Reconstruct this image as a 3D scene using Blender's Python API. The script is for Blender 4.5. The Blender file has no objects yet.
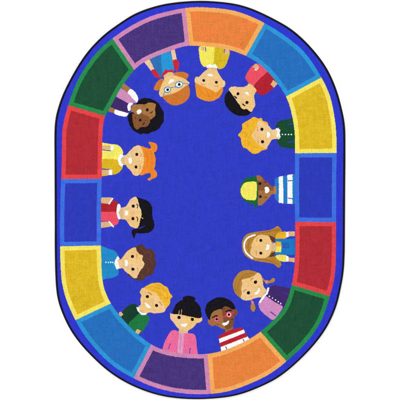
import bpy, math
import numpy as np

sc = bpy.context.scene
COL = sc.collection
PX = 0.006                      # metres of rug per unit of the design drawing
PILE = 0.0075                   # height of the tuft roots above the floor
rng = np.random.RandomState(7)

# ------------------------------------------------------------------ camera
cd = bpy.data.cameras.new('camera')
cam = bpy.data.objects.new('camera', cd)
COL.objects.link(cam)
cam.location = (0, 0, 8.0)
cd.sensor_width = 36
cd.lens = 36 * 7.992 / 2.4
cd.clip_end = 200
sc.camera = cam

# ------------------------------------------------------------------ world and lamps (an evenly lit studio)
w = bpy.data.worlds.new('World')
sc.world = w
w.use_nodes = True
w.node_tree.nodes['Background'].inputs[0].default_value = (1, 1, 1, 1)
w.node_tree.nodes['Background'].inputs[1].default_value = 0.68
def area(name, loc, size, power, target=(0, 0, 0)):
    l = bpy.data.lights.new(name, 'AREA')
    l.shape = 'SQUARE'; l.size = size; l.energy = power
    o = bpy.data.objects.new(name, l)
    COL.objects.link(o)
    o.location = loc
    import mathutils
    d = mathutils.Vector(target) - mathutils.Vector(loc)
    o.rotation_euler = d.to_track_quat('-Z', 'Y').to_euler()
    return o
area('softbox_main', (-2.2, 5.2, 5.0), 1.8, 260, (0, -1.2, 0))
area('softbox_fill', (2.0, -4.6, 5.4), 2.4, 190, (0, -0.3, 0))
sc.view_settings.view_transform = 'Standard'
sc.view_settings.look = 'None'
sc.view_settings.exposure = 0
sc.view_settings.gamma = 1

# ------------------------------------------------------------------ materials
def lin(c):
    return tuple(((v / 255) / 12.92 if v / 255 <= 0.04045 else ((v / 255 + 0.055) / 1.055) ** 2.4) for v in c)
MATS = {}
YARN_GAIN = 0.86
def yarn(rgb, amount=1.0):
    """wool-like yarn of one dye: tuft to tuft and row to row variation of the dye"""
    if rgb in MATS: return MATS[rgb]
    m = bpy.data.materials.new('yarn_%d_%d_%d' % rgb); m.use_nodes = True
    nt = m.node_tree; N = nt.nodes; L = nt.links
    b = N['Principled BSDF']
    b.inputs['Roughness'].default_value = 0.95
    b.inputs['Specular IOR Level'].default_value = 0.12
    tc = N.new('ShaderNodeTexCoord')
    n1 = N.new('ShaderNodeTexNoise'); n1.inputs['Scale'].default_value = 260; n1.inputs['Detail'].default_value = 3
    n1.inputs['Roughness'].default_value = 0.7
    n2 = N.new('ShaderNodeTexNoise'); n2.inputs['Scale'].default_value = 26; n2.inputs['Detail'].default_value = 5
    n2.inputs['Roughness'].default_value = 0.65
    mp = N.new('ShaderNodeMapping'); mp.inputs['Scale'].default_value = (1.0, 0.07, 1)
    n3 = N.new('ShaderNodeTexNoise'); n3.inputs['Scale'].default_value = 130; n3.inputs['Detail'].default_value = 2
    mp4 = N.new('ShaderNodeMapping'); mp4.inputs['Scale'].default_value = (0.07, 1, 1)
    n4 = N.new('ShaderNodeTexNoise'); n4.inputs['Scale'].default_value = 130; n4.inputs['Detail'].default_value = 2
    L.new(tc.outputs['Object'], n1.inputs['Vector']); L.new(tc.outputs['Object'], n2.inputs['Vector'])
    L.new(tc.outputs['Object'], mp.inputs['Vector']); L.new(mp.outputs[0], n3.inputs['Vector'])
    L.new(tc.outputs['Object'], mp4.inputs['Vector']); L.new(mp4.outputs[0], n4.inputs['Vector'])
    def madd(src, k, prev=None):
        a = N.new('ShaderNodeMath'); a.operation = 'MULTIPLY_ADD'
        L.new(src, a.inputs[0]); a.inputs[1].default_value = k
        if prev is None: a.inputs[2].default_value = 1 - k * 0.5
        else:
            s = N.new('ShaderNodeMath'); s.operation = 'ADD'; L.new(prev, s.inputs[0]); s.inputs[1].default_value = -k * 0.5
            L.new(s.outputs[0], a.inputs[2])
        return a.outputs[0]
    v = madd(n1.outputs['Fac'], 1.5 * amount)
    v = madd(n2.outputs['Fac'], 0.36 * amount, v)
    v = madd(n3.outputs['Fac'], 0.30 * amount, v)
    v = madd(n4.outputs['Fac'], 0.24 * amount, v)
    # melange yarn: the dye is a touch paler on some tufts
    hs = N.new('ShaderNodeVectorMath'); hs.operation = 'SCALE'
    c = tuple(x * YARN_GAIN for x in lin(rgb))
    n5 = N.new('ShaderNodeTexNoise'); n5.inputs['Scale'].default_value = 150; n5.inputs['Detail'].default_value = 2
    L.new(tc.outputs['Object'], n5.inputs['Vector'])
    rp = N.new('ShaderNodeMapRange'); rp.inputs[1].default_value = 0.35; rp.inputs[2].default_value = 0.65
    L.new(n5.outputs['Fac'], rp.inputs[0])
    mx = N.new('ShaderNodeMix'); mx.data_type = 'RGBA'; L.new(rp.outputs[0], mx.inputs[0])
    mx.inputs[6].default_value = (c[0]*0.90, c[1]*1.0, c[2]*1.0, 1)
    mx.inputs[7].default_value = (min(1, c[0]*1.11 + .006*amount), min(1, c[1]*1.01 + .004*amount), min(1, c[2]*1.01 + .007*amount), 1)
    L.new(mx.outputs[2], hs.inputs[0])
    L.new(v, hs.inputs['Scale'])
    L.new(hs.outputs[0], b.inputs['Base Color'])
    m.diffuse_color = (*c, 1)
    MATS[rgb] = m
    return m
def plain(name, rgb, rough=0.9, bump=0):
    m = bpy.data.materials.new(name); m.use_nodes = True
    b = m.node_tree.nodes['Principled BSDF']
    b.inputs['Base Color'].default_value = (*lin(rgb), 1); b.inputs['Roughness'].default_value = rough
    b.inputs['Specular IOR Level'].default_value = 0.15
    nt = m.node_tree
    if bump:
        tc = nt.nodes.new('ShaderNodeTexCoord')
        n = nt.nodes.new('ShaderNodeTexNoise'); n.inputs['Scale'].default_value = 600
        bp = nt.nodes.new('ShaderNodeBump'); bp.inputs['Strength'].default_value = bump; bp.inputs['Distance'].default_value = 0.001
        nt.links.new(tc.outputs['Object'], n.inputs['Vector'])
        nt.links.new(n.outputs['Fac'], bp.inputs['Height']); nt.links.new(bp.outputs[0], b.inputs['Normal'])
    return m

# dye colours
FIELD = (48, 60, 198); BAND = (45, 56, 208)
BLACK = (12, 12, 18); WHITE = (255, 254, 255)
SKIN = (242, 201, 132); SKIN2 = (241, 203, 146); NECK = (222, 188, 138); TAN = (226, 182, 130)
ORANGE, ORANGE_L = (234, 132, 58), (246, 174, 92)
BLUE, BLUE_L = (34, 114, 192), (40, 152, 214)
YEL, YEL_L = (224, 188, 32), (250, 232, 100)
ROYAL, ROYAL_L = (46, 58, 188), (60, 114, 226)
RED, RED_L = (178, 43, 48), (230, 66, 72)
GREEN, GREEN_L = (18, 80, 48), (36, 140, 72)
PURPLE, PURPLE_L = (72, 49, 124), (208, 138, 180)

# ------------------------------------------------------------------ drawing tools (rug design in flat drawing units)
def catmull(P, closed=True, n=6):
    P = np.array(P, float); m = len(P); out = []
    R = range(m) if closed else range(m - 1)
    for i in R:
        if closed: p0, p1, p2, p3 = P[(i-1) % m], P[i], P[(i+1) % m], P[(i+2) % m]
        else: p0, p1, p2, p3 = P[max(i-1, 0)], P[i], P[i+1], P[min(i+2, m-1)]
        for t in np.arange(n) / n:
            out.append(0.5 * ((2*p1) + (-p0+p2)*t + (2*p0-5*p1+4*p2-p3)*t*t + (-p0+3*p1-3*p2+p3)*t**3))
    if not closed: out.append(P[-1])
    return np.array(out)

STEP = 0.4                                    # one tuft every 2.4 mm
NX = NY = 1005
X0 = Y0 = -1.0
gx = X0 + (np.arange(NX) + 0.5) * STEP
gy = Y0 + (np.arange(NY) + 0.5) * STEP
SX, SY = np.meshgrid(gx, gy)
SX = SX + rng.uniform(-0.10, 0.10, SX.shape)  # yarn never follows the drawn line exactly
SY = SY + rng.uniform(-0.10, 0.10, SY.shape)
ID = -np.ones((NY, NX), np.int32)
CI = np.zeros((NY, NX), np.int32)
colours = []; keys = []
def cidx(rgb):
    if rgb not in colours: colours.append(rgb)
    return colours.index(rgb)
def kidx(key):
    if key not in keys: keys.append(key)
    return keys.index(key)
def inside(poly, xs, ys):
    r = np.zeros(xs.shape, bool); n = len(poly)
    for i in range(n):
        x1, y1 = poly[i]; x2, y2 = poly[(i+1) % n]
        if y1 == y2: continue
        c = (ys < y1) != (ys < y2)
        r ^= c & (xs < (x2-x1) * (ys-y1) / (y2-y1) + x1)
    return r
def window(x0, x1, y0, y1):
    i0 = max(int((x0 - X0) / STEP) - 2, 0); i1 = min(int((x1 - X0) / STEP) + 3, NX)
    j0 = max(int((y0 - Y0) / STEP) - 2, 0); j1 = min(int((y1 - Y0) / STEP) + 3, NY)
    return slice(j0, j1), slice(i0, i1)
def put(sl, mask, key, rgb):
    mask = mask & (ID[sl] >= 0)
    ID[sl][mask] = kidx(key); CI[sl][mask] = cidx(rgb)
def fill(poly, key, rgb):
    poly = np.array(poly, float)
    sl = window(poly[:,0].min(), poly[:,0].max(), poly[:,1].min(), poly[:,1].max())
    put(sl, inside(poly, SX[sl], SY[sl]), key, rgb)
def segdist(p, q, xs, ys):
    d = (q[0]-p[0], q[1]-p[1]); L2 = d[0]**2 + d[1]**2 + 1e-9
    t = np.clip(((xs-p[0])*d[0] + (ys-p[1])*d[1]) / L2, 0, 1)
    return np.hypot(xs - p[0] - t*d[0], ys - p[1] - t*d[1])
def stroke(pts, wd, key, rgb):
    pts = np.array(pts, float)
    sl = window(pts[:,0].min()-wd, pts[:,0].max()+wd, pts[:,1].min()-wd, pts[:,1].max()+wd)
    m = np.zeros(SX[sl].shape, bool)
    for p, q in zip(pts[:-1], pts[1:]): m |= segdist(p, q, SX[sl], SY[sl]) < wd/2
    put(sl, m, key, rgb)
def disc(c, rx, ry, key, rgb, ang=0, ring=0):
    R = max(rx, ry) + 1
    sl = window(c[0]-R, c[0]+R, c[1]-R, c[1]+R)
    dx, dy = SX[sl]-c[0], SY[sl]-c[1]; a = math.radians(ang)
    u = dx*math.cos(a) + dy*math.sin(a); v = -dx*math.sin(a) + dy*math.cos(a)
    m = (u/rx)**2 + (v/ry)**2 < 1
    if ring: m &= (u/(rx-ring))**2 + (v/(ry-ring))**2 >= 1
    put(sl, m, key, rgb)

# ------------------------------------------------------------------ outline of the rug
OUT = [(200,.9),(230,3.0),(247.5,7.1),(263.7,13.9),(276,20.2),(288.7,27.4),(300,36.4),(310,46.4),(320,58.4),(327.5,69.5),(333.6,82.5),
 (338,94.5),(341.7,109),(344.3,121),(345.1,133),(345.1,160),(344.8,200),(344.6,240),(344.2,262),(343,276),(340.2,290),(337.2,303.7),
 (329.2,323),(318.8,339),(305,354.8),(289,369.6),(277,378.4),(267.5,383.6),(248.7,391.6),(230,396.8),(200,399.3),(172,397.8),
 (152.5,393.6),(135,387.0),(120.6,379.6),(107.5,370.6),(95,359.4),(80.5,344),(69,327.5),(61.4,310.6),(57.9,300),(56.4,289),(55.6,275),
 (55.1,250),(55,200),(54.8,160),(54.7,132),(55.5,118.5),(57.1,112),(58.9,106),(62,96.5),(66.2,87.5),(73.3,74),(81.4,60.6),(90,49),(105,33.9),(120,23.2),(134,14.1),(152.5,7.2),(170,3.2)]
outline = catmull(OUT, True, 8)
def resample(P, n):
    Q = np.vstack([P, P[:1]]); L = np.concatenate([[0], np.cumsum(np.linalg.norm(np.diff(Q, axis=0), axis=1))])
    t = np.linspace(0, L[-1], n, endpoint=False)
    return np.stack([np.interp(t, L, Q[:,0]), np.interp(t, L, Q[:,1])], 1)
def soften(P, k):
    for _ in range(k): P = 0.25*np.roll(P, 1, 0) + 0.5*P + 0.25*np.roll(P, -1, 0)
    return P
outline = soften(resample(outline, 720), 34)
def offset(P, d):
    a = np.roll(P, 1, 0); b = np.roll(P, -1, 0); t = b - a
    t /= np.linalg.norm(t, axis=1)[:, None] + 1e-9
    n = np.stack([-t[:,1], t[:,0]], 1)
    return P + n * d                     # inward for this winding
pile_edge = offset(outline, 0.95)
m = inside(pile_edge, SX, SY)
ID[m] = kidx(('border_band',)); CI[m] = cidx(BAND)

# block ring: outer and inner curves
OC = [(200,7),(230,9.7),(247.5,15),(264.4,22.8),(280,32.4),(300,47.5),(311,60.5),(321.7,77.8),(329.4,93.7),(333.3,110),(335.3,122.5),(336.6,138),
 (336.5,153.4),(336.2,190),(336,221.8),(336,250),(335.6,266),(334,281),(330,295.6),(322.5,318.7),(311,337),(300,349),(286.9,361),(270,374),
 (252.5,382.6),(230,391),(210.4,394),(190,394),(170,391.5),(150,385.8),(132.8,377.8),(121,371.5),(107.5,361.5),(93.7,347),(82,332),(75.3,320),(68.7,306),
 (63.6,291),(61.2,277),(60,246),(60.1,210),(61.2,178.2),(62,150),(62,135),(63,124),(68,106),(73,91),(79.8,76),(90.2,60.5),(98.7,50),(112.3,38.4),
 (130,26.4),(150,16.4),(170,10.9),(184.6,8)]
IC = [(200,46),(225,48.7),(246.5,56),(262.5,66.5),(275,80),(286,96),(291.5,112.5),(294.8,133),(295,153.6),(294.8,190),(295.2,221.8),(295,262),
 (291.5,285.5),(284,308),(274,319.5),(260.2,332),(245,341.5),(225,350),(207.2,354),(182.5,353.4),(163.7,350),(150.6,344.2),(135,332),(120,316),
 (110.5,303),(104.5,290),(102,277),(101,246),(101,210),(101.7,178.2),(102.5,132),(104.8,116),(110,108),(119.5,90),(134.5,69.5),(150,58.9),(182.5,46.5),(189.3,45.6)]
oc = soften(resample(catmull(OC, True, 6), 600), 20); ic = soften(resample(catmull(IC, True, 6), 480), 16)
fill(ic, ('pile_field',), FIELD)

DIV = [((184.6,8),(189.3,45.8)), ((264.4,22.8),(246.5,56)), ((321.7,77.8),(286,96)), ((336.5,153.4),(295,153.6)), ((336,221.8),(295.2,221.8)),
 ((330,295.6),(291.5,285.5)), ((286.9,361),(260.2,332)), ((210.4,394),(207.2,354)), ((132.8,377.8),(150.6,344.2)), ((75.3,320),(110.5,303)),
 ((60,246),(101,246)), ((61.2,178.2),(101.7,178.2)), ((68,106),(104.8,116)), ((112.3,38.4),(134.5,69.5))]
KIND = [('orange', ORANGE, ORANGE_L, 'at the top end'), ('blue', BLUE, BLUE_L, 'at the upper right'), ('yellow', YEL, YEL_L, 'on the right side'),
 ('royal blue', ROYAL, ROYAL_L, 'on the right straight side'), ('red', RED, RED_L, 'on the right straight side'), ('green', GREEN, GREEN_L, 'at the lower right'),
 ('orange', ORANGE, ORANGE_L, 'at the bottom end'), ('purple', PURPLE, PURPLE_L, 'at the bottom end'), ('blue', BLUE, BLUE_L, 'at the lower left'),
 ('yellow', YEL, YEL_L, 'on the left side'), ('royal blue', ROYAL, ROYAL_L, 'on the left straight side'), ('red', RED, RED_L, 'on the left side'),
 ('green', GREEN, GREEN_L, 'at the upper left'), ('purple', PURPLE, PURPLE_L, 'at the top end')]
def near(C, p): return int(np.argmin(np.hypot(C[:,0]-p[0], C[:,1]-p[1])))
def arc(C, a, b):
    i, j = near(C, a), near(C, b)
    return C[i:j+1] if i <= j else np.vstack([C[i:], C[:j+1]])

# ------------------------------------------------------------------ the fourteen children drawn in the pile
class Fig:
    def __init__(s, n, label): s.n = n; s.label = label; s.view(0, 0, 1)
    def view(s, x0, y0, k): s.x0, s.y0, s.k = x0, y0, k; return s
    def T(s, P): return [(s.x0 + x/s.k, s.y0 + y/s.k) for x, y in P]
    def key(s, part): return ('figure', s.n) if part == 'body' else ('figure', s.n, part)
    def p(s, part, rgb, *pts): fill(s.T(pts), s.key(part), rgb)
    def c(s, part, rgb, *pts): fill(catmull(s.T(pts), True, 5), s.key(part), rgb)
    def d(s, part, rgb, x, y, rx, ry=None, ang=0, ring=0):
        ry = ry or rx
        disc(s.T([(x, y)])[0], rx/s.k, ry/s.k, s.key(part), rgb, ang, ring/s.k)
    def l(s, part, rgb, wd, *pts): stroke(s.T(pts), wd/s.k, s.key(part), rgb)
    def gap(s, wd, *pts): stroke(s.T(pts), wd/s.k, ('pile_field',), FIELD)

def strands(f, rgb, wd, *lines):
    for pts in lines: f.l('hair', rgb, wd, *catmull(pts, False, 5))
FIGS = []
def fig(label):
    f = Fig(len(FIGS), label); FIGS.append(f); return f
GOLD = (184, 134, 50); BROW = (212, 156, 98)

f = fig('girl with round black curls, purple and pink vest and white sleeves').view(104, 72, 6.25)
LB, DB = (170, 118, 62), (134, 86, 46)
f.p('arm', LB, (124,70),(168,104),(150,132),(106,94)); f.p('arm', LB, (36,218),(78,234),(70,260),(26,246))
f.c('sleeve', WHITE, (166,106),(198,130),(213,165),(205,190),(180,172),(148,134))
f.c('sleeve', WHITE, (74,232),(120,238),(150,250),(148,268),(128,279),(68,262))
f.p('vest', (208,142,188), (103,96),(150,132),(185,172),(206,192),(165,196),(148,196),(60,150),(60,110))
f.p('vest', (62,38,108), (72,152),(152,196),(148,222),(160,250),(146,256),(78,236),(40,216),(50,185))
f.c('collar', WHITE, (146,214),(160,192),(182,198),(166,216),(168,236),(152,242))

f.view(124, 96, 9.524)
f.c('hair', BLACK, (122,66),(158,30),(200,19),(240,24),(276,34),(308,54),(337,78),(354,112),(377,150),(379,195),(378,240),(354,280),(332,312),(298,333),(258,346),(228,363),(190,357),(158,363),(120,346),(88,326),(60,290),(44,250),(34,210),(42,176),(62,158),(92,148),(104,100))
f.c('body', LB, (60,132),(84,86),(118,80),(160,78),(200,80),(236,62),(266,64),(301,76),(300,100),(295,130),(299,180),(276,208),(250,224),(200,200),(125,180),(92,158),(72,148))
f.c('body', DB, (82,168),(125,174),(166,166),(204,180),(242,202),(250,236),(236,270),(206,294),(156,298),(131,320),(101,300),(86,256),(80,210))
f.l('eyebrow', (128,84,44), 7, (184,98),(206,90)); f.l('eyebrow', (92,56,32), 7, (108,200),(112,222))
f.d('eye', BLACK, 222,132,14); f.d('eye', BLACK, 155,230,13)
f.c('smile', WHITE, (122,142),(148,127),(168,140),(156,164),(138,174),(123,160))
f.l('eyebrow', BLACK, 8, (268,146),(264,158),(250,163)); f.l('eyebrow', BLACK, 8, (192,254),(190,266),(176,270))
f.d('cheek', (150,100,54), 268,190,12,8); f.d('cheek', (104,62,36), 205,232,9,7)
f = fig('girl with blue glasses, auburn bunches, blue dress and red sleeves').view(140, 44, 7.143)
f.p('arm', (238,200,156), (24,120),(58,92),(72,118),(105,184),(82,196)); f.p('arm', (238,200,156), (218,44),(248,36),(264,116),(236,128))
f.p('dress', (42,114,182), (60,90),(150,50),(152,88),(160,214),(150,244),(130,225),(102,172))
f.p('dress', (34,152,214), (150,88),(148,50),(212,20),(216,54),(232,118),(246,192),(185,186),(160,220))
f.c('sleeve', (204,36,52), (80,190),(106,184),(130,214),(142,246),(108,234))
f.c('sleeve', (204,36,52), (234,120),(264,112),(281,142),(270,186),(258,196),(244,165))
f.c('bow', (204,36,60), (152,240),(164,205),(186,180),(200,190),(230,180),(240,205),(190,214))
f.view(150, 70, 10)
AUB = (206,120,44)
f.c('hair', AUB, (38,184),(70,120),(118,84),(134,110),(108,190),(72,204),(42,196))
f.c('hair', AUB, (235,34),(300,18),(350,24),(384,44),(372,84),(340,104),(290,74))
f.p('body', NECK, (138,56),(178,24),(222,20),(244,50),(200,84),(140,96))
f.c('body', SKIN, (98,196),(122,132),(150,82),(185,62),(240,52),(300,70),(350,90),(392,124),(388,146),(360,160),(310,200),(230,240),(160,260),(106,266),(90,232))
f.c('hair', AUB, (128,262),(215,241),(300,204),(360,157),(386,158),(399,210),(391,270),(350,320),(290,348),(240,353),(190,336),(150,302))
f.p('smile', WHITE, (182,132),(200,94),(236,88),(244,114),(214,124),(194,142))
GL = (28,138,214)
f.l('glasses', GL, 8, (210,176),(255,170)); f.l('glasses', GL, 8, (330,132),(388,142)); f.l('glasses', GL, 8, (148,218),(134,256))
for x, y, rx, ry in ((175,197,37,31),(290,145,42,33)):
    f.d('eye', WHITE, x, y, rx-7, ry-7, -15); f.d('glasses', GL, x, y, rx, ry, -15, 9); f.d('eye', BLACK, x+2, y, 14)
f.l('eyebrow', BROW, 7, (182,240),(208,232)); f.l('eyebrow', BROW, 7, (306,196),(328,182))

f = fig('child with short orange hair and a yellow shirt').view(190, 44, 8)
f.c('shirt', (244,232,92), (76,22),(150,10),(212,15),(198,110),(190,172),(140,172),(120,184),(96,168),(80,130),(74,80))
f.c('shirt', (216,186,28), (206,15),(262,20),(318,56),(302,130),(282,176),(250,200),(220,196),(190,168),(192,110))
f.p('arm', TAN, (84,20),(116,24),(112,54),(90,48)); f.p('arm', TAN, (284,34),(314,48),(308,82),(272,80))
f.gap(6, (124,26),(126,58)); f.gap(6, (277,42),(272,70))
f.p('collar', WHITE, (132,178),(158,158),(180,172),(202,158),(222,186),(206,202),(180,190),(150,192),(128,188))
f.p('body', NECK, (142,188),(208,190),(222,216),(130,216))
f.view(195, 70, 10)
f.c('body', SKIN2, (-4,95),(12,66),(40,68),(90,18),(120,-2),(160,-4),(150,120),(150,195),(60,158),(8,138))
f.c('body', SKIN, (150,-4),(212,0),(240,40),(275,95),(299,114),(301,150),(285,172),(262,178),(215,222),(150,195),(140,100))
f.c('hair', (238,148,36), (6,136),(60,154),(150,193),(214,221),(264,176),(281,188),(270,232),(240,276),(190,305),(130,313),(70,296),(20,265),(8,200))
strands(f, (226,126,28), 8, [(40,180),(60,220),(100,250)], [(110,200),(130,240),(150,280)], [(250,200),(230,240),(200,265)], [(180,225),(180,250),(170,285)])
f.d('eye', BLACK, 87,105,14); f.d('eye', BLACK, 213,123,14)
f.p('smile', WHITE, (124,46),(150,37),(188,48),(168,66),(132,58))
f.l('eyebrow', BROW, 9, (60,140),(94,150)); f.l('eyebrow', BROW, 9, (198,160),(236,162))

f = fig('child with straight black hair and a red shirt').view(224, 58, 7.143)
f.c('shirt', (238,82,100), (200,58),(235,40),(285,60),(325,95),(306,104),(216,196),(185,186),(154,145),(166,105))
f.c('shirt', (180,30,48), (305,104),(330,100),(365,150),(374,190),(340,226),(290,262),(255,260),(228,240),(215,195))
f.p('collar', WHITE, (218,84),(236,62),(246,72),(230,92)); f.p('arm', TAN, (228,38),(252,60),(232,84),(204,62)); f.p('arm', TAN, (352,158),(384,182),(358,212),(332,188))
f.p('body', NECK, (172,182),(206,194),(232,236),(218,254),(165,215))
f.c('hair', BLACK, (46,238),(74,272),(138,340),(194,372),(178,404),(130,414),(80,404),(34,368),(8,325),(6,275),(24,244))
f.view(218, 70, 10)
f.c('body', SKIN2, (108,188),(148,164),(200,170),(260,168),(312,145),(340,170),(270,270),(225,350),(160,270),(128,225))
f.c('body', SKIN, (312,145),(345,158),(384,200),(372,228),(362,270),(372,350),(352,390),(330,420),(290,392),(250,392),(222,352),(270,265))
f.d('eye', BLACK, 200,238,15); f.d('eye', BLACK, 290,325,15)
f.l('eyebrow', BLACK, 12, (164,262),(186,282)); f.l('eyebrow', BLACK, 12, (246,340),(268,358))
f.p('smile', WHITE, (262,226),(302,218),(312,258),(290,244))

f = fig('child with golden curls and a dark green buttoned shirt').view(236, 104, 6.25)
f.c('shirt', (14,76,46), (248,134),(275,106),(330,94),(380,86),(385,180),(385,272),(290,270),(258,242),(262,215),(275,195),(262,160))
f.gap(6, (325,127),(362,124)); f.gap(6, (325,238),(366,235))
f.p('collar', WHITE, (250,150),(278,160),(272,186),(280,206),(266,222),(256,202),(262,182))
for x in (290,309,328,346): f.d('button', WHITE, x, 191, 4.5)
f.view(236, 112, 9.524)
f.c('hair', (242,184,40), (100,88),(136,66),(172,48),(214,62),(242,57),(256,84),(290,94),(306,124),(290,200),(300,325),(288,356),(246,368),(212,392),(166,398),(130,374),(100,348),(68,336),(50,292),(46,250),(21,220),(49,184),(60,150),(60,114))
strands(f, (232,160,32), 8, [(90,110),(110,125),(104,150),(84,160)], [(60,200),(84,196),(100,215),(90,236)], [(75,280),(100,270),(124,286),(120,310)], [(150,72),(172,84),(168,110)], [(150,350),(172,330),(200,345)], [(130,170),(146,190),(140,220)], [(110,240),(130,250),(140,275)])
f.c('body', SKIN2, (198,136),(204,100),(218,78),(246,94),(282,116),(312,132),(346,168),(404,160),(404,214),(300,218),(156,216),(176,180))
f.c('body', SKIN, (156,214),(300,212),(404,212),(404,254),(346,262),(320,300),(282,346),(240,330),(226,318),(190,290),(166,252))
f.p('collar', WHITE, (380,158),(408,150),(404,180),(420,216),(396,250),(384,222),(396,190))
f.d('eye', BLACK, 247,165,15); f.d('eye', BLACK, 253,283,15); f.c('smile', WHITE, (300,190),(318,196),(326,216),(316,240),(300,248),(294,218))
f.l('eyebrow', BROW, 9, (204,142),(206,178)); f.l('eyebrow', BROW, 9, (208,270),(212,302))
f = fig('boy in a green and yellow cap and a blue and white striped shirt').view(238, 166, 6.667)
f.p('shirt', (30,126,202), (246,86),(272,72),(365,55),(385,56),(385,252),(330,253),(270,246),(246,216),(240,150))
f.p('shirt', WHITE, (272,72),(300,66),(303,249),(272,246)); f.p('shirt', WHITE, (328,60),(363,55),(363,253),(330,252))
f.gap(6, (334,99),(364,97)); f.gap(6, (334,215),(364,217))

f.view(238, 172, 9.524)
f.p('cap', (14,96,46), (150,290),(184,280),(182,318),(168,370),(160,345))
f.c('cap', (14,104,46), (178,46),(120,48),(76,60),(40,96),(22,150),(22,200),(40,246),(76,286),(120,300),(160,304),(184,290),(192,200),(192,100))
f.c('cap', (246,236,98), (168,93),(110,92),(60,106),(30,150),(26,196),(46,240),(80,262),(150,270),(172,256),(180,170),(178,108))
f.p('body', (138,88,48), (174,34),(200,28),(234,48),(246,72),(292,106),(320,136),(362,138),(362,180),(194,180),(190,100))
f.p('body', (168,114,60), (194,176),(362,176),(360,206),(320,212),(296,246),(270,272),(248,296),(230,316),(188,320))
f.p('body', (196,124,66), (340,138),(364,136),(364,208),(338,210)); f.c('body', (166,108,58), (176,40),(200,34),(226,54),(236,84),(214,84),(190,90))
f.d('eye', BLACK, 210,110,13); f.d('eye', BLACK, 213,234,13)
f.c('smile', WHITE, (256,148),(280,141),(296,160),(298,180),(284,198),(262,200),(258,176))
f.d('cheek', (94,56,34), 262,98,12,8); f.d('cheek', (136,86,44), 265,242,12,9); f.l('eyebrow', (84,50,32), 6, (196,92),(196,124)); f.l('eyebrow', (120,76,40), 6, (197,218),(197,250))
f = fig('girl with long fair hair, white headband and blue dungarees').view(238, 214, 6.667)
f.c('hair', GOLD, (30,178),(60,135),(130,118),(200,108),(240,95),(264,80),(292,108),(284,130),(250,150),(232,200),(240,262),(256,290),(286,322),(284,350),(266,357),(235,332),(180,322),(110,310),(58,285),(30,242))
f.p('hair', (96,60,34), (206,140),(246,158),(250,186),(222,186)); f.p('hair', (96,60,34), (222,258),(252,252),(244,282),(206,288))
f.c('sleeve', (242,182,34), (248,158),(262,130),(290,120),(324,120),(326,156),(290,168),(255,170))
f.c('sleeve', (242,228,94), (252,278),(280,270),(330,280),(326,316),(290,316),(264,302))
f.p('dungarees', (22,124,200), (248,165),(380,165),(380,272),(246,272))
f.p('shirt', (242,182,34), (254,182),(286,186),(290,218),(254,218)); f.p('shirt', (246,232,90), (250,216),(290,216),(286,256),(248,254))
f.p('dungarees', (30,100,184), (300,190),(336,188),(345,222),(318,236),(300,222))
f.p('cuff', WHITE, (320,120),(338,118),(338,154),(322,156)); f.p('cuff', WHITE, (322,280),(338,284),(338,318),(322,316))
f.p('arm', TAN, (336,116),(380,116),(380,146),(336,150)); f.p('arm', TAN, (336,290),(378,292),(378,322),(336,316))
f.c('body', SKIN, (92,200),(112,160),(140,140),(176,140),(206,152),(226,190),(226,216),(150,222),(96,224))
f.c('body', (238,198,134), (96,220),(150,222),(226,212),(224,248),(200,282),(164,296),(110,288),(82,262))
f.p('body', NECK, (222,196),(252,190),(256,250),(222,246))
strands(f, (166,106,34), 6, [(140,125),(200,118),(262,100)], [(130,305),(190,306),(262,335)], [(75,180),(66,215),(74,250)], [(230,110),(260,112),(280,100)])
f.l('headband', WHITE, 11, *catmull([(112,140),(66,158),(45,190),(42,225),(58,262),(96,294)], False, 5))
f.d('eye', BLACK, 152,176,10); f.d('eye', BLACK, 152,261,10)
f.p('smile', WHITE, (194,198),(212,212),(206,236),(184,242))
f.l('eyebrow', (206,160,90), 7, (128,160),(124,184)); f.l('eyebrow', (206,160,90), 7, (122,250),(124,276))

f = fig('girl with two fair plaits and a purple and pink blouse').view(230, 266, 6.667)
f.l('hair', GOLD, 11, (215,84),(238,106)); f.c('hair', GOLD, (238,94),(265,98),(284,80),(301,88),(290,108),(262,114),(240,120))
f.l('hair', GOLD, 10, (140,222),(150,245)); f.c('hair', GOLD, (144,250),(160,248),(169,275),(162,303),(146,300),(137,275))
f.d('hair_tie', (236,130,170), 243,105,8); f.d('hair_tie', (236,130,170), 150,243,8)
f.p('blouse', (66,38,108), (258,140),(300,128),(410,150),(420,175),(380,235),(352,285),(300,244),(232,202),(250,180))
f.c('blouse', (210,144,192), (233,200),(300,242),(350,270),(335,305),(290,358),(248,336),(205,296),(188,252),(205,235))
for x, y in ((262,202),(283,214),(303,226),(322,238),(338,250)): f.d('button', WHITE, x, y, 4.5)
f.gap(6, (272,306),(306,332)); f.gap(5, (350,170),(385,190))
f.l('collar', WHITE, 13, (256,148),(246,182),(222,206),(200,240))

f.view(230, 268, 9.524)
f.c('hair', GOLD, (258,50),(215,28),(160,20),(100,35),(60,75),(32,130),(30,185),(50,240),(80,270),(108,280),(150,200),(200,130))
strands(f, (168,110,38), 8, [(225,50),(150,60),(90,110)], [(190,75),(120,95),(80,150),(76,220)], [(55,130),(46,180),(60,230)])
f.c('body', SKIN, (116,112),(175,98),(226,75),(262,45),(294,63),(306,95),(313,140),(322,180),(346,214),(300,230),(200,180),(140,150))
f.c('body', SKIN2, (114,112),(150,146),(210,180),(300,222),(345,212),(328,250),(304,276),(260,282),(215,296),(175,308),(130,305),(103,284),(112,240),(106,200),(116,150))
f.l('collar', WHITE, 18, (362,200),(352,238),(322,272),(290,318))
f.d('eye', BLACK, 243,134,16); f.d('eye', BLACK, 175,237,16)
f.c('smile', WHITE, (236,240),(258,222),(274,192),(284,212),(270,240),(246,254))
f.l('eyebrow', (196,140,70), 9, (196,118),(205,104),(224,97)); f.l('eyebrow', (196,140,70), 9, (130,226),(138,213),(154,206))
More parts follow.
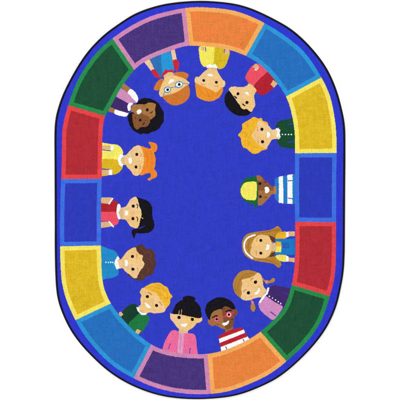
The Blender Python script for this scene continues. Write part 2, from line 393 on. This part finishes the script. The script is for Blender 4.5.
f.d('cheek', (240,176,140), 272,170,12,9); f.d('cheek', (240,176,140), 208,270,12,9)
f = fig('boy with red glasses, short black hair and a red and white striped shirt').view(200, 296, 7.143)
f.p('shirt', (188,28,42), (134,288),(170,264),(240,236),(296,224),(312,244),(136,306))
f.p('shirt', WHITE, (136,306),(312,240),(324,262),(140,336)); f.p('shirt', (188,28,42), (140,336),(324,262),(340,290),(148,364))
f.p('shirt', WHITE, (148,364),(340,290),(372,330),(300,380),(150,410))
f.gap(6, (182,362),(196,384)); f.gap(6, (306,306),(320,332))
RG = (236,62,100)
f.view(202, 296, 9.524)
f.p('body', (156,104,54), (214,300),(292,284),(298,314),(222,348))
f.c('hair', BLACK, (76,226),(46,190),(30,145),(36,100),(60,60),(110,28),(160,12),(215,18),(270,45),(300,75),(318,130),(280,160),(190,160),(110,180))
strands(f, (24,22,32), 6, [(90,80),(140,45),(200,40)], [(70,150),(110,110),(170,95)], [(210,60),(250,70),(285,100)])
f.c('body', (164,112,60), (56,228),(76,226),(82,190),(106,150),(150,130),(192,130),(200,200),(216,260),(228,312),(190,310),(130,280),(94,286),(62,262))
f.c('body', (128,78,43), (190,130),(214,100),(250,104),(288,128),(320,124),(341,148),(332,180),(312,190),(306,240),(290,292),(252,315),(226,310),(206,250),(198,190))
f.l('glasses', RG, 8, (76,236),(120,232)); f.l('glasses', RG, 9, (162,216),(232,190)); f.l('glasses', RG, 8, (282,166),(308,156))
for x, y, r in ((140,222,25),(257,178,29)):
    f.d('eye', (240,206,206), x, y, r-6); f.d('glasses', RG, x, y, r, r, 0, 9); f.d('eye', BLACK, x, y, 13)
f.c('smile', WHITE, (192,260),(230,250),(254,232),(254,254),(236,276),(208,282))
f.l('eyebrow', BLACK, 12, (102,206),(122,192),(146,188)); f.l('eyebrow', BLACK, 11, (228,148),(252,136),(280,138))
f.d('cheek', (140,84,48), 152,272,13,8); f.d('cheek', (92,50,34), 286,222,12,9)
f = fig('girl with a black bun and fringe in a pink cardigan').view(156, 300, 7.143)
f.c('cardigan', (238,108,158), (46,360),(62,300),(84,256),(104,226),(132,214),(165,226),(230,236),(270,244),(286,275),(290,330),(292,400),(200,410),(60,390))
f.p('cardigan', (226,156,196), (164,234),(202,234),(190,400),(150,400)); f.l('cardigan', (206,128,180), 6, (178,250),(172,360))
f.gap(6, (102,312),(90,346)); f.gap(6, (244,344),(240,384))
f.p('body', NECK, (160,196),(232,202),(226,238),(164,234))
f.c('body', SKIN2, (102,92),(112,99),(185,104),(214,110),(216,214),(190,212),(156,200),(132,170),(122,156),(104,134))
f.c('body', (244,203,126), (212,106),(290,112),(326,124),(329,146),(312,160),(292,166),(272,190),(244,210),(212,214))
f.view(172, 280, 10)
f.d('hair', BLACK, 171,187,64,28,4); f.c('hair', BLACK, (14,300),(38,245),(80,210),(130,192),(200,196),(245,222),(276,260),(291,310),(287,380),(200,370),(80,345),(8,336))
f.view(156, 300, 7.143)
f.l('hair', TAN, 4, (167,74),(162,104)); f.l('hair', TAN, 4, (184,70),(180,104))
f.d('eye', BLACK, 165,124,12); f.d('eye', BLACK, 260,138,12)
f.p('smile', WHITE, (176,170),(228,168),(220,184),(205,192),(188,188))

f = fig('boy with short fair hair and a two-tone green shirt').view(120, 280, 7.143)
f.c('shirt', (12,62,40), (0,262),(12,235),(50,190),(90,170),(122,180),(124,210),(142,236),(100,280),(60,330),(10,285))
f.c('shirt', (26,122,62), (140,235),(175,238),(206,262),(205,296),(176,346),(140,385),(100,380),(60,320),(104,270))
f.p('arm', TAN, (-6,228),(10,228),(24,246),(8,262),(-8,250)); f.p('arm', TAN, (124,348),(150,364),(130,388),(108,370))

f.view(136, 280, 9.524)
f.c('body', NECK, (20,262),(60,240),(100,300),(70,330))
f.c('hair', (242,186,46), (78,74),(110,50),(160,30),(225,27),(268,55),(302,74),(320,120),(347,158),(326,182),(326,216),(300,255),(272,280),(230,230),(150,150),(100,110))
strands(f, (228,162,32), 8, [(110,70),(170,60),(230,90)], [(190,45),(240,60),(275,110)], [(225,120),(262,150),(290,200)], [(150,95),(200,110),(240,160)], [(270,90),(296,130),(300,180)])
f.c('body', SKIN, (50,86),(74,75),(100,88),(140,105),(176,126),(212,160),(200,310),(130,308),(96,322),(60,300),(24,268),(45,230),(42,180),(51,150),(37,120))
f.c('body', SKIN2, (176,126),(212,158),(240,195),(264,232),(282,275),(266,305),(226,313),(190,309),(170,230))
f.p('collar', WHITE, (2,258),(28,262),(34,296),(60,314),(100,316),(94,334),(50,332),(20,306)); f.l('collar', (12,62,40), 7, (14,300),(40,324))
f.d('eye', BLACK, 108,158,15); f.d('eye', BLACK, 195,243,15)
f.c('smile', WHITE, (86,216),(112,228),(142,262),(124,269),(98,252))
f.l('eyebrow', (206,140,90), 10, (112,119),(132,124),(150,140)); f.l('eyebrow', (206,140,90), 10, (218,207),(236,218),(246,240))
f.d('cheek', (242,180,140), 78,196,11,9); f.d('cheek', (242,180,140), 180,288,12,9)
f = fig('child with wavy brown hair and a bright blue shirt').view(98, 238, 6.667)
f.c('shirt', (28,142,204), (0,68),(70,72),(114,88),(136,120),(140,160),(138,215),(134,244),(100,265),(50,272),(0,280))
f.p('collar', WHITE, (128,124),(144,146),(126,164),(142,200),(124,212),(108,172),(114,150))
for x in (53,69,84,98): f.d('button', WHITE, x, 162, 4.5)

f.view(118, 242, 9.524)
f.c('hair', (88,54,42), (100,76),(165,50),(200,28),(240,28),(262,62),(300,65),(336,84),(356,130),(349,160),(367,205),(345,250),(336,300),(292,324),(262,330),(240,365),(200,368),(165,356),(110,332),(96,312),(180,200))
strands(f, (106,70,54), 7, [(215,60),(245,80),(255,110)], [(280,90),(310,110),(318,140)], [(290,160),(320,180),(325,215)], [(260,240),(290,260),(280,295)], [(215,310),(240,320),(228,346)])
f.c('body', SKIN, (0,168),(26,166),(52,134),(84,92),(120,66),(166,50),(178,84),(202,114),(237,130),(230,168),(244,200),(150,206),(0,206))
f.c('body', SKIN2, (0,202),(150,202),(246,198),(241,238),(216,268),(192,310),(178,342),(146,340),(110,310),(72,282),(44,252),(0,250))
f.p('collar', WHITE, (-2,134),(16,156),(-4,178),(14,246),(-4,258),(-20,200),(-14,160))
f.d('eye', BLACK, 137,138,15); f.d('eye', BLACK, 142,259,15)
f.c('smile', WHITE, (62,176),(86,174),(98,202),(88,230),(66,224),(68,200)); f.l('eyebrow', BROW, 9, (176,118),(182,130),(180,148)); f.l('eyebrow', BROW, 9, (184,244),(190,258),(188,276))
f = fig('girl with a black ponytail and a red dress').view(98, 190, 6.667)
f.p('arm', TAN, (10,50),(92,50),(78,94),(10,86)); f.p('arm', TAN, (10,214),(75,212),(98,242),(10,256))
f.p('dress', (180,32,42), (5,86),(75,94),(104,64),(130,80),(140,100),(140,148),(5,148))
f.p('dress', (238,80,102), (5,146),(140,146),(142,195),(134,222),(106,242),(75,210),(5,206))
f.l('cuff', WHITE, 9, (74,92),(98,56)); f.l('cuff', WHITE, 9, (74,212),(102,244))
f.c('hair', BLACK, (252,56),(300,60),(340,80),(361,118),(363,180),(376,222),(370,258),(340,284),(290,290),(254,290),(242,325),(226,292),(230,264),(280,256),(318,236),(300,242),(256,250),(270,160))
f.c('body', SKIN2, (214,66),(244,45),(263,60),(276,110),(286,152),(200,152),(144,154),(144,122),(185,110))
f.c('body', SKIN, (144,150),(200,150),(286,148),(281,200),(263,253),(215,240),(186,200),(146,190))
f.p('body', NECK, (140,124),(166,122),(170,192),(142,188))
f.c('collar', WHITE, (130,98),(146,96),(150,122),(138,150),(148,184),(142,198),(128,178),(124,140))
f.d('eye', BLACK, 235,107,11); f.d('eye', BLACK, 233,191,11); f.l('eyebrow', BLACK, 6, (258,94),(266,104),(262,120)); f.l('eyebrow', BLACK, 6, (258,180),(266,192),(262,206))
f.p('smile', WHITE, (182,132),(202,146),(200,166),(180,170)); f.d('cheek', (232,160,120), 200,198,9,6)
f.l('hair', TAN, 4, (284,180),(300,190))

f = fig('girl with ginger bunches and a yellow shirt').view(98, 136, 6.25)
f.c('shirt', (246,236,102), (5,50),(80,50),(130,60),(156,96),(152,122),(138,152),(5,152))
f.c('shirt', (222,184,28), (5,150),(138,150),(152,180),(150,206),(122,234),(80,243),(5,244))
f.p('cuff', WHITE, (80,58),(98,60),(94,90),(78,88)); f.p('cuff', WHITE, (66,212),(88,212),(88,244),(66,244))
f.p('arm', TAN, (10,60),(80,60),(78,84),(10,80)); f.p('arm', TAN, (10,212),(68,215),(68,242),(10,242))
f.gap(6, (24,86),(78,92)); f.gap(6, (26,207),(72,209))
GI = (238,138,36)

f.view(120, 142, 9.524)
f.c('hair', GI, (190,50),(250,54),(288,64),(292,40),(272,2),(300,0),(344,18),(357,54),(342,90),(326,102),(338,150),(336,220),(326,256),(352,292),(346,334),(310,350),(278,369),(262,352),(292,330),(284,296),(250,302),(190,312),(170,200))
strands(f, (222,122,28), 7, [(240,90),(262,150),(258,240)], [(290,90),(308,160),(300,250)], [(310,30),(330,50),(318,80)])
f.p('body', NECK, (8,134),(50,124),(60,218),(8,220))
f.c('body', SKIN2, (44,140),(62,120),(98,80),(136,44),(180,32),(202,50),(216,90),(223,130),(223,184),(120,186),(46,182))
f.c('body', SKIN, (46,178),(120,182),(223,180),(216,240),(196,292),(166,322),(126,311),(108,280),(72,244),(52,206))
f.p('collar', WHITE, (-2,112),(28,122),(34,140),(12,150),(6,172),(14,200),(34,214),(20,238),(-8,218),(-22,172))
f.d('eye', BLACK, 160,118,15); f.d('eye', BLACK, 153,238,15)
f.c('smile', WHITE, (80,156),(104,150),(114,176),(104,206),(86,198),(82,178)); f.l('eyebrow', (206,160,84), 9, (194,106),(202,120),(196,136)); f.l('eyebrow', (206,160,84), 9, (188,222),(196,238),(190,256))
# blocks over the ends of the figures
ND = len(DIV)
for i in range(ND):
    a, b = DIV[i], DIV[(i+1) % ND]
    poly = np.vstack([arc(oc, a[0], b[0]), arc(ic, a[1], b[1])[::-1]])
    sl = window(poly[:,0].min(), poly[:,0].max(), poly[:,1].min(), poly[:,1].max())
    xs, ys = SX[sl], SY[sl]; msk = inside(poly, xs, ys)
    d = np.full(xs.shape, 1e9)
    for j in range(len(poly)): d = np.minimum(d, segdist(poly[j], poly[(j+1) % len(poly)], xs, ys))
    put(sl, msk & (d >= 4.3), ('block', i), KIND[i][1]); put(sl, msk & (d < 4.3), ('block', i, 'frame'), KIND[i][2])

# ------------------------------------------------------------------ tufts: one small leaning dome of yarn per grid cell
cxv = X0 + np.arange(NX + 1) * STEP; cyv = Y0 + np.arange(NY + 1) * STEP
VX, VY = np.meshgrid(cxv, cyv)
VX = VX + rng.uniform(-.09, .09, VX.shape); VY = VY + rng.uniform(-.09, .09, VY.shape)
VZ = PILE + rng.uniform(-.0003, .0003, VX.shape)
TX = SX*0 + gx[None, :] + rng.uniform(-.11, .11, SX.shape); TY = SY*0 + gy[:, None] + rng.uniform(-.11, .11, SX.shape)
TZ = PILE + 0.0011 + rng.uniform(-.0005, .0006, SX.shape)
def wx(x): return (x - 200) * PX
def wy(y): return (200 - y) * PX
def link(o, parent=None):
    COL.objects.link(o)
    if parent is not None: o.parent = parent
    return o
def make_mesh(name, verts, faces3, mats, mi, smooth=True):
    me = bpy.data.meshes.new(name)
    nf = len(faces3)
    me.vertices.add(len(verts)); me.vertices.foreach_set('co', verts.astype(np.float32).ravel())
    me.loops.add(nf * 3); me.loops.foreach_set('vertex_index', faces3.astype(np.int32).ravel())
    me.polygons.add(nf); me.polygons.foreach_set('loop_start', np.arange(0, nf*3, 3, dtype=np.int32))
    try: me.polygons.foreach_set('loop_total', np.full(nf, 3, np.int32))
    except Exception: pass
    for m in mats: me.materials.append(m)
    me.polygons.foreach_set('material_index', mi.astype(np.int32))
    me.polygons.foreach_set('use_smooth', np.full(nf, smooth))
    me.update(calc_edges=True); me.validate()
    return me
def tuft_object(name, mask, parent):
    jj, ii = np.nonzero(mask)
    if len(jj) == 0: return None
    W = NX + 1
    c = np.stack([jj*W+ii, (jj+1)*W+ii, (jj+1)*W+ii+1, jj*W+ii+1], 1)    # y runs down the drawing: this order faces up
    u, inv = np.unique(c.ravel(), return_inverse=True); inv = inv.reshape(c.shape)
    cv = np.stack([wx(VX.ravel()[u]), wy(VY.ravel()[u]), VZ.ravel()[u]], 1)
    tv = np.stack([wx(TX[jj, ii]), wy(TY[jj, ii]), TZ[jj, ii]], 1)
    t = len(u) + np.arange(len(jj))
    F = np.concatenate([np.stack([inv[:, a], inv[:, (a+1) % 4], t], 1) for a in range(4)])
    ci = CI[jj, ii]; used = sorted(set(ci.tolist())); mp = {k: n for n, k in enumerate(used)}
    mi = np.tile(np.array([mp[k] for k in ci.tolist()]), 4)
    me = make_mesh(name, np.vstack([cv, tv]), F, [yarn(colours[k], 1.8 if colours[k] == PURPLE else 1.3 if colours[k] == GREEN else 1.0) for k in used], mi)
    return link(bpy.data.objects.new(name, me), parent)

# ------------------------------------------------------------------ floor
s = 14.0
me = bpy.data.meshes.new('floor'); me.from_pydata([(-s,-s,0),(s,-s,0),(s,s,0),(-s,s,0)], [], [(0,1,2,3)])
me.materials.append(plain('white_floor', (249, 249, 249), 0.8))
fl = link(bpy.data.objects.new('floor', me)); fl['kind'] = 'structure'

# ------------------------------------------------------------------ the rug
rug = bpy.data.objects.new('classroom_rug', None); COL.objects.link(rug)
rug['label'] = 'oval royal blue classroom rug with fourteen cartoon children inside a ring of coloured blocks'
rug['category'] = 'rug'

def named(key):
    k = kidx(key)
    return ID == k
field = tuft_object('pile_field', named(('pile_field',)), rug)
band = tuft_object('border_band', named(('border_band',)), rug)
for i in range(ND):
    b = tuft_object('colour_block', named(('block', i)), rug)
    b['label'] = '%s block %s of the rug' % (KIND[i][0], KIND[i][3])
    tuft_object('block_frame', named(('block', i, 'frame')), b)

def components(mask):
    """split a mask into its separate pieces (so each eye, sleeve and cuff is a mesh of its own)"""
    left = mask.copy(); out = []
    pts = set(zip(*[a.tolist() for a in np.nonzero(left)]))
    while pts:
        st = [pts.pop()]; comp = [st[0]]
        while st:
            j, i = st.pop()
            for dj in (-2, -1, 0, 1, 2):
                for di in (-2, -1, 0, 1, 2):
                    q = (j+dj, i+di)
                    if q in pts: pts.remove(q); st.append(q); comp.append(q)
        out.append(comp)
    return out
SPLIT = {'arm', 'eye', 'eyebrow', 'sleeve', 'cuff', 'button', 'cheek', 'hair_tie'}
for f in FIGS:
    body = tuft_object('child_figure', named(('figure', f.n)), rug)
    body['label'] = f.label + ', drawn in the pile'
    for key in list(keys):
        if len(key) == 3 and key[0] == 'figure' and key[1] == f.n:
            mk = named(key)
            if key[2] in SPLIT:
                for comp in components(mk):
                    if len(comp) < 2 and key[2] not in ('button',): pass
                    mm = np.zeros_like(mk); a = np.array(comp); mm[a[:,0], a[:,1]] = True
                    tuft_object(key[2], mm, body)
            else: tuft_object(key[2], mk, body)

# backing slab under the pile
edge = offset(outline, 0.55)
n = len(edge)
top = [(wx(x), wy(y), PILE - 0.0012) for x, y in edge]; bot = [(wx(x), wy(y), 0.001) for x, y in edge]
me = bpy.data.meshes.new('backing')
me.from_pydata(top + bot, [], [tuple(range(n-1, -1, -1)), tuple(range(n, 2*n))] + [(i, (i+1) % n, n+(i+1) % n, n+i) for i in range(n)])
me.materials.append(plain('woven_backing', (60, 58, 56), 0.95))
link(bpy.data.objects.new('backing', me), rug)

# serged black binding: a round cord wrapped in slanting yarn stitches all the way round
seg = np.linalg.norm(np.roll(outline, -1, 0) - outline, axis=1); cum = np.concatenate([[0], np.cumsum(seg)])
M = 2600; K = 12
closed = np.vstack([outline, outline[:1]])
ss = np.linspace(0, cum[-1], M, endpoint=False)
P = np.stack([np.interp(ss, cum, closed[:,0]), np.interp(ss, cum, closed[:,1])], 1)
P3 = np.stack([wx(P[:,0]), wy(P[:,1])], 1)
t = np.roll(P3, -1, 0) - np.roll(P3, 1, 0); t /= np.linalg.norm(t, axis=1)[:, None]
nrm = np.stack([t[:,1], -t[:,0]], 1)
if np.sum(nrm * P3) < 0: nrm = -nrm                      # outward
verts = np.zeros((M, K, 3)); stitches = 1150
wob = np.interp(ss, np.linspace(0, cum[-1], 60), rng.uniform(-.0003, .0003, 60))
for k in range(K):
    a = 2*math.pi*k/K
    ph = 2*math.pi*stitches*np.arange(M)/M + a*1.0
    r = 0.0058 + 0.0005*np.sin(ph) + wob + 0.0006*np.abs(nrm[:,0]) - 0.0010*np.clip(-nrm[:,1], 0, 1)
    off = -0.0046 + r*math.cos(a)
    verts[:, k, 0] = P3[:,0] + nrm[:,0]*off; verts[:, k, 1] = P3[:,1] + nrm[:,1]*off
    verts[:, k, 2] = 0.0062 + r*math.sin(a)*1.05
I = np.arange(M)[:, None]*K; J = np.roll(np.arange(M), -1)[:, None]*K; k0 = np.arange(K)[None]; k1 = np.roll(np.arange(K), -1)[None]
F = np.concatenate([np.stack([(I+k0).ravel(), (J+k0).ravel(), (J+k1).ravel()], 1), np.stack([(I+k0).ravel(), (J+k1).ravel(), (I+k1).ravel()], 1)])
me = make_mesh('binding', verts.reshape(-1, 3), F, [plain('black_binding_yarn', (9, 9, 11), 0.8, 0.3)], np.zeros(len(F)))
import bmesh
bm = bmesh.new(); bm.from_mesh(me); bmesh.ops.recalc_face_normals(bm, faces=bm.faces); bm.to_mesh(me); bm.free()
link(bpy.data.objects.new('binding', me), rug)
